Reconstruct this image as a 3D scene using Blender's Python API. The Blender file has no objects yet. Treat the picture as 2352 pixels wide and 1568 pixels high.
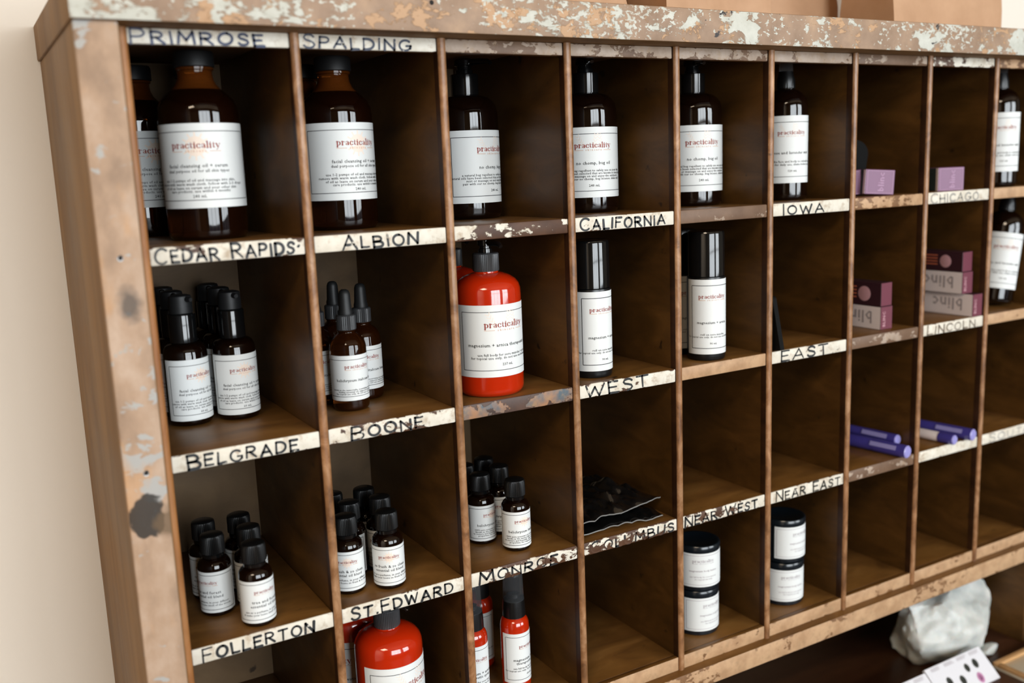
import bpy, bmesh, math, random
from mathutils import Vector, Matrix, noise as mnoise

random.seed(7)
SC = bpy.context.scene
COL = SC.collection
R = math.radians

# ---------------------------------------------------------------- camera, world, lights, exposure
U = 0.125                                   # one pigeonhole column pitch in metres
Z0 = 0.9 + 5.13 * U                         # world height of the first shelf's top face
def W(x, y, z):                             # pitch units (x right, y into the cabinet, z from first shelf) -> metres
    return Vector((x * U, y * U, Z0 + z * U))

CAMU = (-0.9684, -5.9288, 0.3718)
cam_d = bpy.data.cameras.new('camera'); cam = bpy.data.objects.new('camera', cam_d); COL.objects.link(cam)
rx, ry, rz = Vector((0.863, -0.504, -0.039)), Vector((-0.122, -0.132, -0.984)), Vector((0.491, 0.854, -0.176))
rz.normalize(); rx = (rx - rz * rx.dot(rz)).normalized(); ry = rz.cross(rx)
cm = Matrix((rx, -ry, -rz)).transposed().to_4x4()
cm.translation = W(*CAMU)
cam.matrix_world = cm
cam_d.sensor_width = 36.0
cam_d.lens = 2211.57 / 2352 * 36.0
cam_d.clip_start = 0.02
cam_d.dof.use_dof = True
cam_d.dof.focus_distance = 7.35 * U
cam_d.dof.aperture_fstop = 3.6
SC.camera = cam

world = bpy.data.worlds.new('world'); SC.world = world; world.use_nodes = True
wb = world.node_tree.nodes['Background']
wb.inputs[0].default_value = (0.62, 0.74, 0.95, 1); wb.inputs[1].default_value = 0.35

def area_light(name, loc, rot, sx, sy, power, col):
    d = bpy.data.lights.new(name, 'AREA'); d.shape = 'RECTANGLE'; d.size = sx; d.size_y = sy
    d.energy = power; d.color = col
    o = bpy.data.objects.new(name, d); COL.objects.link(o); o.location = loc; o.rotation_euler = rot
    return o
# daylight behind the two shop windows of the front wall (upper part: sky)
area_light('window_daylight', (0.35, -3.75, 1.95), (R(90), 0, 0), 2.1, 1.8, 175, (0.90, 0.96, 1.0))
area_light('window_daylight', (3.05, -3.75, 1.95), (R(90), 0, 0), 2.1, 1.8, 175, (0.90, 0.96, 1.0))
area_light('warm_left_fill', (-1.4, -1.9, 3.05), (0, 0, 0), 0.9, 0.9, 48, (1.0, 0.80, 0.58))  # added warm fill from the upper left, not a lamp of the room

SC.view_settings.view_transform = 'Standard'
SC.view_settings.look = 'None'
SC.view_settings.gamma = 1.0
SC.view_settings.use_curve_mapping = False
SC.view_settings.exposure = -0.33
SC.cycles.caustics_reflective = False
SC.cycles.caustics_refractive = False
SC.cycles.max_bounces = 10
SC.cycles.transmission_bounces = 8
SC.cycles.sample_clamp_indirect = 6.0

# ---------------------------------------------------------------- materials
def lin(c):
    return tuple(((v / 255) / 12.92 if v / 255 <= .04045 else ((v / 255 + .055) / 1.055) ** 2.4) for v in c) + (1.0,)

class NT:
    def __init__(s, name):
        s.m = bpy.data.materials.new(name); s.m.use_nodes = True
        s.t = s.m.node_tree; s.b = s.t.nodes['Principled BSDF']
    def n(s, ty, **kw):
        x = s.t.nodes.new(ty)
        for k, v in kw.items(): setattr(x, k, v)
        return x
    def l(s, a, b): s.t.links.new(a, b)
    def pos(s, scale=(1, 1, 1), off=(0, 0, 0), kind='world'):
        if kind == 'world': g = s.n('ShaderNodeNewGeometry').outputs['Position']
        else: g = s.n('ShaderNodeTexCoord').outputs['Object']
        mp = s.n('ShaderNodeMapping'); s.l(g, mp.inputs[0])
        mp.inputs['Location'].default_value = off; mp.inputs['Scale'].default_value = scale
        return mp.outputs[0]
    def noise(s, vec, scale, detail=5, rough=.6, dist=0.0):
        x = s.n('ShaderNodeTexNoise'); s.l(vec, x.inputs['Vector'])
        x.inputs['Scale'].default_value = scale; x.inputs['Detail'].default_value = detail
        x.inputs['Roughness'].default_value = rough; x.inputs['Distortion'].default_value = dist
        return x.outputs['Fac']
    def ramp(s, fac, stops, mode='LINEAR'):
        r = s.n('ShaderNodeValToRGB'); s.l(fac, r.inputs[0]); r.color_ramp.interpolation = mode
        e = r.color_ramp.elements
        while len(e) > 1: e.remove(e[-1])
        e[0].position = stops[0][0]; e[0].color = stops[0][1]
        for p, c in stops[1:]:
            k = e.new(p); k.color = c
        return r.outputs[0]
    def mix(s, fac, a, b, mode='MIX'):
        x = s.n('ShaderNodeMix', data_type='RGBA', blend_type=mode)
        for sock, v in ((x.inputs[0], fac), (x.inputs[6], a), (x.inputs[7], b)):
            if isinstance(v, (int, float)): sock.default_value = v
            elif isinstance(v, tuple): sock.default_value = v
            else: s.l(v, sock)
        return x.outputs[2]
    def math(s, op, a, b=0.0):
        x = s.n('ShaderNodeMath', operation=op)
        for sock, v in ((x.inputs[0], a), (x.inputs[1], b)):
            if isinstance(v, (int, float)): sock.default_value = v
            else: s.l(v, sock)
        return x.outputs[0]
    def bump(s, h, strength=.3, dist=.001):
        x = s.n('ShaderNodeBump'); x.inputs['Strength'].default_value = strength
        x.inputs['Distance'].default_value = dist; s.l(h, x.inputs['Height']); s.l(x.outputs[0], s.b.inputs['Normal'])
    def set(s, **kw):
        for k, v in kw.items():
            sock = s.b.inputs[k.replace('_', ' ')]
            if hasattr(v, 'is_linked'): s.l(v, sock)
            else: sock.default_value = v
        return s.m

def plain(name, col, rough=.5, **kw):
    t = NT(name); return t.set(Base_Color=lin(col) if max(col) > 1 else tuple(col) + (1,), Roughness=rough, **kw)

BLK = (0, 0, 0, 1); WHT = (1, 1, 1, 1)
def wood(name, c1, c2, c3, grain=(6, 6, 40), rough=(.35, .55), spec=.4, spots=True, bumpv=.12):
    t = NT(name)
    g = t.noise(t.pos(grain), 2.2, 6, .65, .6)
    c = t.ramp(g, [(.28, lin(c1)), (.5, lin(c2)), (.74, lin(c3))])
    big = t.noise(t.pos((1, 1, 1)), 9, 4, .6)
    c = t.mix(.28, c, t.ramp(big, [(.3, lin((70, 62, 55))), (.7, lin((205, 190, 170)))]), 'OVERLAY')
    if spots:
        sp = t.noise(t.pos(off=(3, 1, 2)), 55, 3, .5)
        c = t.mix(t.ramp(sp, [(.70, BLK), (.76, (.8, .8, .8, 1))]), c, lin((28, 18, 10)))
    rr = t.ramp(big, [(.3, (rough[0],) * 3 + (1,)), (.7, (rough[1],) * 3 + (1,))])
    t.bump(g, bumpv, .0006)
    return t.set(Base_Color=c, Roughness=rr, Specular_IOR_Level=spec)

M = {}
M['inside'] = wood('brown_varnished_board', (63, 42, 17), (84, 57, 24), (105, 73, 33), (5, 5, 14), (.34, .54), .32)
M['shelf_top'] = wood('worn_brown_shelf_board', (88, 58, 26), (114, 78, 36), (134, 96, 50), (5, 14, 5), (.28, .5), .4)
M['back'] = wood('greyish_brown_back_board', (84, 66, 45), (98, 78, 55), (112, 91, 66), (5, 5, 9), (.5, .7), .25)
M['side'] = wood('tan_brown_side_board', (108, 79, 47), (128, 97, 61), (146, 114, 76), (9, 9, 1.2), (.5, .7), .25, False)
M['edge'] = wood('worn_copper_brown_edge', (84, 52, 28), (146, 104, 68), (192, 152, 116), (26, 26, 16), (.3, .45), .45)
M['band'] = wood('dark_red_brown_front_band', (40, 23, 12), (54, 32, 17), (68, 42, 23), (5, 5, 20), (.35, .5), .3)  # darker band on the divider sides, just behind the rounded front
M['bead'] = wood('orange_brown_bead', (140, 88, 46), (166, 112, 64), (186, 134, 86), (20, 20, 5), (.4, .55), .35)
M['counter'] = wood('dark_reddish_brown_counter', (50, 28, 16), (68, 40, 24), (88, 54, 32), (2, 14, 14), (.35, .5), .4, False)

def paint_mask(t, cover, scale, seed, edge=0.0):
    v = t.pos((1, 1, 1.5), (seed, seed * 1.7, seed * .6))
    a = t.noise(v, scale, 7, .62, .35)
    big = t.noise(t.pos(off=(seed * 2, 5, 1)), 14, 2, .5)
    f = t.math('ADD', t.math('MULTIPLY', a, .62), t.math('MULTIPLY', big, .38))
    if edge:                                  # chips break in from the top and bottom arris of a shelf edge
        gz = t.n('ShaderNodeSeparateXYZ'); t.l(t.n('ShaderNodeTexCoord').outputs['Generated'], gz.inputs[0])
        e = t.math('ABSOLUTE', t.math('SUBTRACT', gz.outputs[2], .5))
        f = t.math('ADD', f, t.math('MULTIPLY', t.math('POWER', t.math('MULTIPLY', e, 2.0), 6.0), edge))
    th = .5 + (cover - .5) * .34              # noise is roughly .5 +- .17
    return t.ramp(f, [(th - .008, WHT), (th + .008, BLK)])
PAINTS = {}
def paint(kind, cover, lettering=False, ink=(22, 24, 26)):
    key = (kind, cover, lettering, ink)
    if key in PAINTS: return PAINTS[key]
    pal = {'white': ((208, 200, 183), (225, 219, 205), (92, 62, 42), (64, 40, 26)),
           'mauve': ((152, 132, 114), (172, 154, 138), (122, 96, 76), (98, 74, 56)),
           'tan': ((168, 132, 98), (190, 154, 118), (134, 98, 66), (104, 72, 44)),
           'dark': ((84, 96, 104), (160, 120, 90), (96, 72, 60), (60, 50, 48))}[kind]
    t = NT('chipped_%s_paint%s' % (kind, '_lettering' if lettering else ''))
    mk = paint_mask(t, cover, 70, 3.0 + cover * 10, 0.0 if lettering else .075)
    pv = t.noise(t.pos(off=(1, 2, 8)), 60, 4, .6)
    top = t.ramp(pv, [(.35, lin(pal[0])), (.62, lin(pal[1]))])
    dirt = t.noise(t.pos((1, 1, 1), (9, 4, 2)), 120, 5, .7)
    top = t.mix(t.ramp(dirt, [(.52, BLK), (.68, (.6, .6, .6, 1))]), top, lin((158, 130, 98)))
    if lettering:
        wear = t.noise(t.pos(off=(4, 4, 4)), 160, 3, .6)
        inkc = t.ramp(pv, [(.3, lin(ink)), (.75, lin(tuple(min(255, v + 26) for v in ink)))])
        top = t.mix(t.ramp(wear, [(.64, BLK), (.70, (.75, .75, .75, 1))]), inkc, top)
    under = t.ramp(t.noise(t.pos(off=(7, 7, 7)), 40, 5, .6), [(.3, lin(pal[3])), (.7, lin(pal[2]))])
    c = t.mix(mk, under, top)
    t.bump(mk, .5, .0006)
    PAINTS[key] = t.set(Base_Color=c, Roughness=.5, Specular_IOR_Level=.35)
    return PAINTS[key]

def rail_mat():
    t = NT('mauve_tan_paint_with_pale_chips')
    base = t.ramp(t.noise(t.pos(), 30, 5, .6), [(.3, lin((136, 112, 92))), (.55, lin((158, 132, 110))), (.75, lin((180, 150, 122)))])
    mk = paint_mask(t, .40, 46, 2.3)
    pale = t.ramp(t.noise(t.pos(off=(2, 0, 0)), 80, 4), [(.3, lin((184, 184, 172))), (.7, lin((204, 204, 194)))])
    c = t.mix(mk, base, pale)
    mk2 = paint_mask(t, .27, 60, 8.1)
    c = t.mix(mk2, c, lin((186, 150, 116)))
    mk4 = paint_mask(t, .30, 150, 4.4)
    c = t.mix(mk4, c, pale)
    mk3 = paint_mask(t, .12, 70, 5.2)
    c = t.mix(mk3, c, lin((62, 58, 58)))
    t.bump(t.math('ADD', mk, mk2), .55, .0008)
    return t.set(Base_Color=c, Roughness=.55, Specular_IOR_Level=.3)
M['rail'] = rail_mat()

def stile_mat():
    t = NT('worn_pinkish_tan_paint_with_stains')
    base = t.ramp(t.noise(t.pos((1, 1, .6)), 26, 5, .6), [(.34, lin((142, 118, 98))), (.5, lin((172, 144, 120))), (.66, lin((190, 166, 146)))])
    mk = paint_mask(t, .33, 50, 6.3)
    c = t.mix(mk, base, lin((168, 166, 162)))
    og = t.noise(t.pos((1, 1, .5), (4, 4, 4)), 22, 4)
    c = t.mix(t.ramp(og, [(.56, BLK), (.7, (.7, .7, .7, 1))]), c, lin((196, 148, 100)))
    # two dark smudges and a patch of old black tape, each with a shape of its own
    g = t.n('ShaderNodeNewGeometry').outputs['Position']
    wob = t.n('ShaderNodeTexNoise'); wob.inputs['Scale'].default_value = 90; t.l(g, wob.inputs['Vector'])
    def blot(cen, rad, soft, col, amt, c):
        va = t.n('ShaderNodeVectorMath', operation='SUBTRACT'); t.l(g, va.inputs[0]); va.inputs[1].default_value = cen
        vb = t.n('ShaderNodeVectorMath', operation='DIVIDE'); t.l(va.outputs[0], vb.inputs[0]); vb.inputs[1].default_value = rad
        ln = t.n('ShaderNodeVectorMath', operation='LENGTH'); t.l(vb.outputs[0], ln.inputs[0])
        d = t.math('ADD', ln.outputs['Value'], t.math('MULTIPLY', t.math('SUBTRACT', wob.outputs['Fac'], .5), 1.1))
        return t.mix(t.ramp(d, [(1 - soft, (amt,) * 3 + (1,)), (1.0, BLK)]), c, lin(col))
    c = blot(W(-.14, -.17, -.30), (.010, .05, .015), .6, (84, 76, 70), .85, c)
    c = blot(W(-.17, -.17, -1.55), (.0135, .05, .0175), .12, (52, 48, 44), .95, c)
    c = blot(W(-.05, -.17, -1.60), (.012, .05, .0145), .4, (104, 84, 62), .8, c)
    t.bump(t.noise(t.pos(), 120, 4), .2, .0006)
    return t.set(Base_Color=c, Roughness=.6, Specular_IOR_Level=.25)
M['stile'] = stile_mat()

def wall_mat():
    t = NT('cream_plaster_wall')
    n = t.noise(t.pos(), 160, 3)
    t.bump(n, .12, .0008)
    return t.set(Base_Color=t.ramp(t.noise(t.pos(), 1.3, 2), [(.3, lin((224, 214, 200))), (.7, lin((231, 222, 209)))]), Roughness=.75)
M['wall'] = wall_mat()
M['ceil'] = plain('tan_board_ceiling', (150, 128, 100), .8)
M['wall2'] = plain('dark_olive_plaster', (104, 94, 78), .8)
M['floorw'] = wood('dark_wood_floor', (70, 48, 32), (92, 64, 42), (110, 80, 54), (1.5, 14, 14), (.4, .6), .3, False)
M['wframe'] = plain('white_window_frame', (225, 222, 214), .4)
M['hole'] = plain('dark_screw_hole', (18, 13, 9), .8)
M['holering'] = plain('grey_bare_metal', (150, 148, 146), .4, Metallic=.6)

# glass, plastics, paper
M['amber'] = NT('dark_amber_glass').set(Base_Color=(.018, .004, .001, 1), Roughness=.03, Transmission_Weight=.7, IOR=1.5, Specular_IOR_Level=.6)
M['amber_mid'] = NT('brown_amber_glass').set(Base_Color=(.09, .022, .004, 1), Roughness=.03, Transmission_Weight=.85, IOR=1.45, Specular_IOR_Level=.6)
M['amber_clear'] = NT('empty_amber_glass').set(Base_Color=(.30, .075, .010, 1), Roughness=.03, Transmission_Weight=.8, IOR=1.35, Specular_IOR_Level=.6)
M['amber_dark'] = NT('near_black_amber_glass').set(Base_Color=(.007, .0022, .001, 1), Roughness=.035, Transmission_Weight=.4, IOR=1.5, Specular_IOR_Level=.65)
t = NT('red_lotion_bottle_plastic')
M['red'] = t.set(Base_Color=(.47, .020, .002, 1), Roughness=.12, Subsurface_Weight=.25, Subsurface_Scale=.006, Specular_IOR_Level=.6, Coat_Weight=.6, Coat_Roughness=.03)
t.b.inputs['Subsurface Radius'].default_value = (1, .3, .06)
M['black_gloss'] = plain('glossy_black_plastic', (12, 13, 14), .09, Specular_IOR_Level=.6)
M['black'] = plain('satin_black_plastic', (13, 14, 15), .3, Specular_IOR_Level=.45)
M['matte'] = plain('matte_black_card', (9, 9, 9), .75, Specular_IOR_Level=.15)
M['rubber'] = plain('matte_black_rubber', (22, 23, 24), .5, Specular_IOR_Level=.4)
M['grey_cap'] = plain('charcoal_ribbed_plastic', (52, 53, 55), .3, Specular_IOR_Level=.5)
M['clear'] = NT('frosted_clear_plastic').set(Base_Color=(.80, .87, .94, 1), Roughness=.12, Transmission_Weight=.95, IOR=1.2, Specular_IOR_Level=.7, Alpha=.55)
M['paper'] = plain('white_label_paper', (226, 229, 228), .5, Specular_IOR_Level=.3)
M['ink'] = plain('black_print', (30, 32, 36), .6)
M['red_ink'] = plain('dark_red_print', (142, 42, 32), .6)
M['tan_ink'] = plain('pale_tan_print', (206, 160, 128), .6)
M['peach_ink'] = plain('very_pale_peach_print', (238, 222, 208), .6)
M['jar'] = plain('black_jar_plastic', (16, 24, 30), .2, Specular_IOR_Level=.6)
M['purple'] = plain('mauve_purple_card', (122, 80, 112), .45)
M['purple_lt'] = plain('pale_mauve_print', (170, 132, 162), .5)
M['boxside'] = plain('dark_green_grey_card', (60, 74, 76), .5)
M['boxwhite'] = plain('pale_pink_white_card', (240, 230, 232), .5)
M['greyprint'] = plain('light_grey_print', (166, 158, 164), .5)
M['maroon'] = plain('maroon_card', (104, 44, 60), .4)
M['maroon_dk'] = plain('deep_maroon_card', (56, 30, 38), .4)
M['orange_ink'] = plain('copper_orange_print', (190, 104, 74), .4)
M['pink_lt'] = plain('pale_pink_print', (196, 150, 158), .5)
M['tube'] = plain('glossy_violet_tube', (66, 60, 140), .22, Specular_IOR_Level=.6)
M['tube_lt'] = plain('pale_violet_print', (150, 146, 206), .3)
M['stone_pic'] = plain('printed_dark_stone', (58, 60, 54), .6)
M['pink_pic'] = plain('printed_pink_stone', (190, 130, 170), .6)
M['card'] = plain('white_card', (226, 226, 232), .35)
def kraft():
    t = NT('kraft_paper'); n = t.noise(t.pos(), 300, 4)
    c = t.ramp(t.noise(t.pos(), 18, 4), [(.3, lin((172, 132, 98))), (.7, lin((190, 150, 116)))])
    t.bump(n, .15, .0005)
    return t.set(Base_Color=c, Roughness=.7)
M['kraft'] = kraft()
def rockm():
    t = NT('milky_white_quartz')
    a = t.noise(t.pos(kind='obj'), 26, 5, .6)
    c = t.ramp(a, [(.3, lin((160, 164, 162))), (.5, lin((192, 195, 191))), (.7, lin((214, 214, 208)))])
    b = t.noise(t.pos(kind='obj', off=(2, 2, 2)), 12, 4)
    c = t.mix(t.ramp(b, [(.64, BLK), (.74, (.8, .8, .8, 1))]), c, lin((150, 124, 100)))
    t.bump(a, .14, .002)
    m = t.set(Base_Color=c, Roughness=.4, Subsurface_Weight=.25, Subsurface_Scale=.01)
    return m
M['rock'] = rockm()
t = NT('glossy_black_film')
M['film'] = t.set(Base_Color=lin((14, 14, 14)), Roughness=.14, Specular_IOR_Level=1.0, Coat_Weight=.7, Coat_Roughness=.06)
M['film_edge'] = NT('clear_film_edge').set(Base_Color=(.30, .30, .29, 1), Roughness=.12, Transmission_Weight=.3, Specular_IOR_Level=.8)
M['traywood'] = wood('pale_golden_wood', (180, 138, 88), (200, 160, 110), (216, 180, 132), (2, 12, 12), (.4, .6), .3, False)
M['traybase'] = plain('cream_tray_lining', (206, 196, 176), .6)

# ---------------------------------------------------------------- mesh helpers (all shapes in pitch units, scaled by U)
def mesh(name, verts, faces, mats, fmat=None, smooth=None):
    me = bpy.data.meshes.new(name)
    me.from_pydata([(v[0] * U, v[1] * U, v[2] * U) for v in verts], [], faces)
    for m in mats: me.materials.append(m)
    if fmat:
        for p, i in zip(me.polygons, fmat): p.material_index = i
    me.validate(); me.update()
    if smooth is not None:
        me.shade_smooth(); me.set_sharp_from_angle(angle=R(smooth))
    return me
def link(name, me, parent=None, loc=None, rot=None):
    o = bpy.data.objects.new(name, me); COL.objects.link(o)
    if parent: o.parent = parent
    if loc is not None: o.location = loc
    if rot is not None: o.rotation_euler = rot
    return o
def thing(name, label, cat, loc, rot=(0, 0, 0), group=None):
    o = bpy.data.objects.new(name, None); COL.objects.link(o); o.empty_display_size = .02
    o.location = loc; o.rotation_euler = rot
    return tag(o, label, cat, group)
def tag(o, label, cat, group=None):
    o['label'] = label; o['category'] = cat
    if group: o['group'] = group
    return o
def bm_mesh(name, bm, mats, smooth=None):
    for v in bm.verts: v.co *= U
    me = bpy.data.meshes.new(name); bm.to_mesh(me); bm.free()
    for m in mats: me.materials.append(m)
    if smooth is not None:
        me.shade_smooth(); me.set_sharp_from_angle(angle=R(smooth))
    return me
def bm_box(bm, x0, x1, y0, y1, z0, z1, mat=0, bev=0.0, seg=2):
    r = bmesh.ops.create_cube(bm, size=1.0)
    for v in r['verts']:
        v.co = Vector((x0 + (v.co.x + .5) * (x1 - x0), y0 + (v.co.y + .5) * (y1 - y0), z0 + (v.co.z + .5) * (z1 - z0)))
    fs = {f for v in r['verts'] for f in v.link_faces}
    for f in fs: f.material_index = mat
    if bev > 0:
        es = {e for f in fs for e in f.edges}
        rb = bmesh.ops.bevel(bm, geom=list(es), offset=bev, segments=seg, affect='EDGES', profile=.5)
        fs = set(rb['faces']) | {f for f in fs if f.is_valid}
        for f in fs: f.material_index = mat
    return fs
def box_mesh(name, x0, x1, y0, y1, z0, z1, mats, bev=.006, front=None):
    bm = bmesh.new(); bm_box(bm, x0, x1, y0, y1, z0, z1, 0, bev)
    bm.normal_update()
    if front is not None:
        for f in bm.faces:
            if f.normal.y < -.5: f.material_index = front
    return bm_mesh(name, bm, mats, 40)
def lathe(name, prof, mats, seg=48, smooth=38, fm=None, ribs=None):
    verts = []; faces = []; fmat = []
    n = len(prof)
    for i, (r, z) in enumerate(prof):
        for k in range(seg):
            a = 2 * math.pi * k / seg; rr = r
            if ribs and ribs[0] <= i <= ribs[1]: rr = r * (1.0 if k % 2 else ribs[2])
            verts.append((rr * math.cos(a), rr * math.sin(a), z))
    for i in range(n - 1):
        for k in range(seg):
            k2 = (k + 1) % seg
            faces.append((i * seg + k, i * seg + k2, (i + 1) * seg + k2, (i + 1) * seg + k)); fmat.append(fm[i] if fm else 0)
    if prof[0][0] > 0: faces.append(tuple(range(seg - 1, -1, -1))); fmat.append(fm[0] if fm else 0)
    if prof[-1][0] > 0: faces.append(tuple((n - 1) * seg + k for k in range(seg))); fmat.append(fm[-1] if fm else 0)
    return mesh(name, verts, faces, mats, fmat, smooth)

# ---------------------------------------------------------------- lettering
def arc(cx, cy, rx_, ry_, a0, a1, n=10):
    return [(cx + rx_ * math.cos(R(a0 + (a1 - a0) * i / n)), cy + ry_ * math.sin(R(a0 + (a1 - a0) * i / n))) for i in range(n + 1)]
GL = {
 'A': (.72, [[(0, 0), (.36, 1)], [(.36, 1), (.72, 0)], [(.14, .34), (.58, .34)]]),
 'B': (.60, [[(0, 0), (0, 1)], [(0, 1)] + arc(.28, .76, .24, .24, 90, -90) + [(0, .52)], [(.1, .52)] + arc(.32, .26, .28, .26, 90, -90) + [(0, 0)]]),
 'C': (.66, [arc(.38, .5, .38, .5, 48, 312, 16)]),
 'D': (.64, [[(0, 0), (0, 1)], [(0, 1)] + arc(.2, .5, .44, .5, 90, -90, 14) + [(0, 0)]]),
 'E': (.52, [[(0, 0), (0, 1)], [(0, 1), (.5, 1)], [(0, .52), (.42, .52)], [(0, 0), (.52, 0)]]),
 'F': (.52, [[(0, 0), (0, 1)], [(0, 1), (.52, 1)], [(0, .52), (.42, .52)]]),
 'G': (.74, [arc(.38, .5, .38, .5, 48, 325, 16), [(.72, .22), (.74, .44)], [(.46, .44), (.76, .44)]]),
 'H': (.62, [[(0, 0), (0, 1)], [(.62, 0), (.62, 1)], [(0, .5), (.62, .5)]]),
 'I': (.06, [[(.03, 0), (.03, 1)]]),
 'L': (.48, [[(0, 1), (0, 0)], [(0, 0), (.48, .02)]]),
 'M': (.84, [[(0, 0), (.08, 1)], [(.08, 1), (.42, .28)], [(.42, .28), (.76, 1)], [(.76, 1), (.84, 0)]]),
 'N': (.64, [[(0, 0), (0, 1)], [(0, 1), (.64, 0)], [(.64, 0), (.64, 1)]]),
 'O': (.72, [arc(.36, .5, .36, .5, 80, 440, 20)]),
 'P': (.56, [[(0, 0), (0, 1)], [(0, 1)] + arc(.26, .73, .28, .27, 90, -90) + [(0, .46)]]),
 'R': (.62, [[(0, 0), (0, 1)], [(0, 1)] + arc(.26, .75, .28, .25, 90, -90) + [(0, .5)], [(.22, .5), (.62, 0)]]),
 'S': (.52, [[(.5, .84), (.4, .97), (.26, 1), (.1, .93), (.04, .76), (.12, .6), (.3, .52), (.46, .42), (.52, .25), (.44, .08), (.27, 0), (.1, .04), (.01, .17)]]),
 'T': (.64, [[(0, .98), (.64, 1)], [(.32, .98), (.32, 0)]]),
 'U': (.62, [[(0, 1), (0, .32)] + arc(.31, .31, .31, .31, 180, 360, 10) + [(.62, 1)]]),
 'W': (.98, [[(0, 1), (.24, 0)], [(.24, 0), (.48, .8)], [(.48, .8), (.73, 0)], [(.73, 0), (.98, 1)]]),
 '.': (.08, [[(.03, .02), (.06, .05)]]),
 '*': (.10, [[(.03, .46), (.08, .52)]]),
 ' ': (.30, []),
}
def stroke(pts, w, verts, faces, taper=1.0, y=0.0):
    """a flat brush stroke with rounded ends along pts (x, z)"""
    if len(pts) < 2: return
    ws = w if isinstance(w, (list, tuple)) else [w * (1 + (taper - 1) * i / (len(pts) - 1)) for i in range(len(pts))]
    L = []; Rr = []
    for i, p in enumerate(pts):
        a = pts[max(0, i - 1)]; b = pts[min(len(pts) - 1, i + 1)]
        dx, dz = b[0] - a[0], b[1] - a[1]; l = math.hypot(dx, dz) or 1
        nx, nz = -dz / l, dx / l; h = ws[i] / 2
        L.append((p[0] + nx * h, p[1] + nz * h)); Rr.append((p[0] - nx * h, p[1] - nz * h))
    base = len(verts)
    for a, b in zip(L, Rr):
        verts.append((a[0], y, a[1])); verts.append((b[0], y, b[1]))
    for i in range(len(pts) - 1):
        k = base + 2 * i; faces.append((k, k + 1, k + 3, k + 2))
    for end, sgn in ((0, 1), (len(pts) - 1, -1)):               # round caps
        p = pts[end]; a = L[end]; h = ws[end] / 2; a0 = math.atan2(a[1] - p[1], a[0] - p[0])
        ids = []
        for k in range(7):
            q = a0 + sgn * math.pi * k / 6; verts.append((p[0] + h * math.cos(q), y, p[1] + h * math.sin(q))); ids.append(len(verts) - 1)
        faces.append(tuple(ids) if sgn > 0 else tuple(reversed(ids)))

def hand_text(text, x0, x1, zc, hgt, rng, weight=.15, y=0.0):
    """painted sign capitals: capitals in the string are large, lower case become small capitals"""
    items = []; x = 0
    for ch in text:
        s = 1.0 if not ch.islower() else .80
        w, st = GL[ch.upper()]; items.append((x, s, st)); x += w * s + .26
    k = (x1 - x0) / (x - .26); verts = []; faces = []
    for ox, s, st in items:
        jz = rng.uniform(-.05, .05); jr = rng.uniform(-.05, .05)
        for pl in st:
            wv = weight * rng.uniform(.8, 1.3) * hgt
            pts = [(x0 + (ox + q[0] * s + (q[1] - .5) * jr) * k, zc + ((q[1] - .5) * s - (1 - s) * .35 + jz) * hgt) for q in pl]
            if len(pts) == 2:
                a, b = pts; pts = [(a[0] + (b[0] - a[0]) * u, a[1] + (b[1] - a[1]) * u + (rng.uniform(-.015, .015) * hgt if 0 < u < 1 else 0)) for u in (0, .33, .66, 1)]
            stroke(pts, wv, verts, faces, rng.uniform(.75, 1.15), y)
    return verts, faces

# high-contrast serif for the bottle logo: strokes are (points, widths)
def serif_word(word):
    T, t_ = .15, .05
    def stem(x, z0, z1, top=True, bot=True):
        s = [([(x, z0), (x, z1)], [T, T])]
        if bot: s.append(([(x - .11, z0 + .015), (x + .11, z0 + .015)], [t_, t_]))
        if top: s.append(([(x - .13, z1 - .03), (x, z1 - .01)], [t_ * 1.3, t_ * 1.8]))
        return s
    def bowl(cx, cz, rx_, rz_, a0, a1, n=12):
        p = arc(cx, cz, rx_, rz_, a0, a1, n)
        return [(p, [t_ + (T - t_) * abs(math.cos(R(a0 + (a1 - a0) * i / n))) ** 1.3 for i in range(n + 1)])]
    g = {}
    g['p'] = (.60, stem(.13, -.22, .48) + bowl(.27, .23, .21, .23, 130, -130))
    g['r'] = (.44, stem(.13, 0, .48) + [([(.16, .34), (.24, .45), (.33, .46)], [t_, t_, .06]), ([(.34, .42), (.345, .40)], [.11, .11])])
    g['a'] = (.54, [([(.40, .06), (.40, .34), (.36, .44), (.25, .475), (.12, .43), (.10, .37)], [T, T, .1, t_, t_, .10]), ([(.40, .28), (.2, .22), (.10, .12), (.17, .02), (.28, .03), (.38, .10)], [t_, t_, T * .9, .06, t_, t_]), ([(.40, .05), (.5, .02)], [.07, t_])])
    g['c'] = (.50, bowl(.27, .235, .20, .235, 40, 320) + [([(.41, .36), (.412, .34)], [.1, .1])])
    g['t'] = (.38, [([(.16, .64), (.16, .08), (.22, .02), (.33, .06)], [.06, T, .08, t_]), ([(.02, .46), (.32, .46)], [t_, t_])])
    g['i'] = (.30, stem(.14, 0, .48) + [([(.135, .64), (.145, .64)], [.13, .13])])
    g['l'] = (.30, stem(.14, 0, .74))
    g['y'] = (.56, [([(.08, .47), (.28, .02)], [T, T * .8]), ([(.47, .47), (.27, -.02), (.18, -.19), (.09, -.19)], [t_, t_, t_, .09]), ([(-.02, .47), (.19, .47)], [t_, t_]), ([(.38, .47), (.56, .47)], [t_, t_])])
    verts = []; faces = []; x = 0
    for ch in word:
        w, st = g[ch]
        for p, ws in st: stroke([(x + a, b) for a, b in p], ws, verts, faces)
        x += w + .035
    return verts, faces, x

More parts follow.
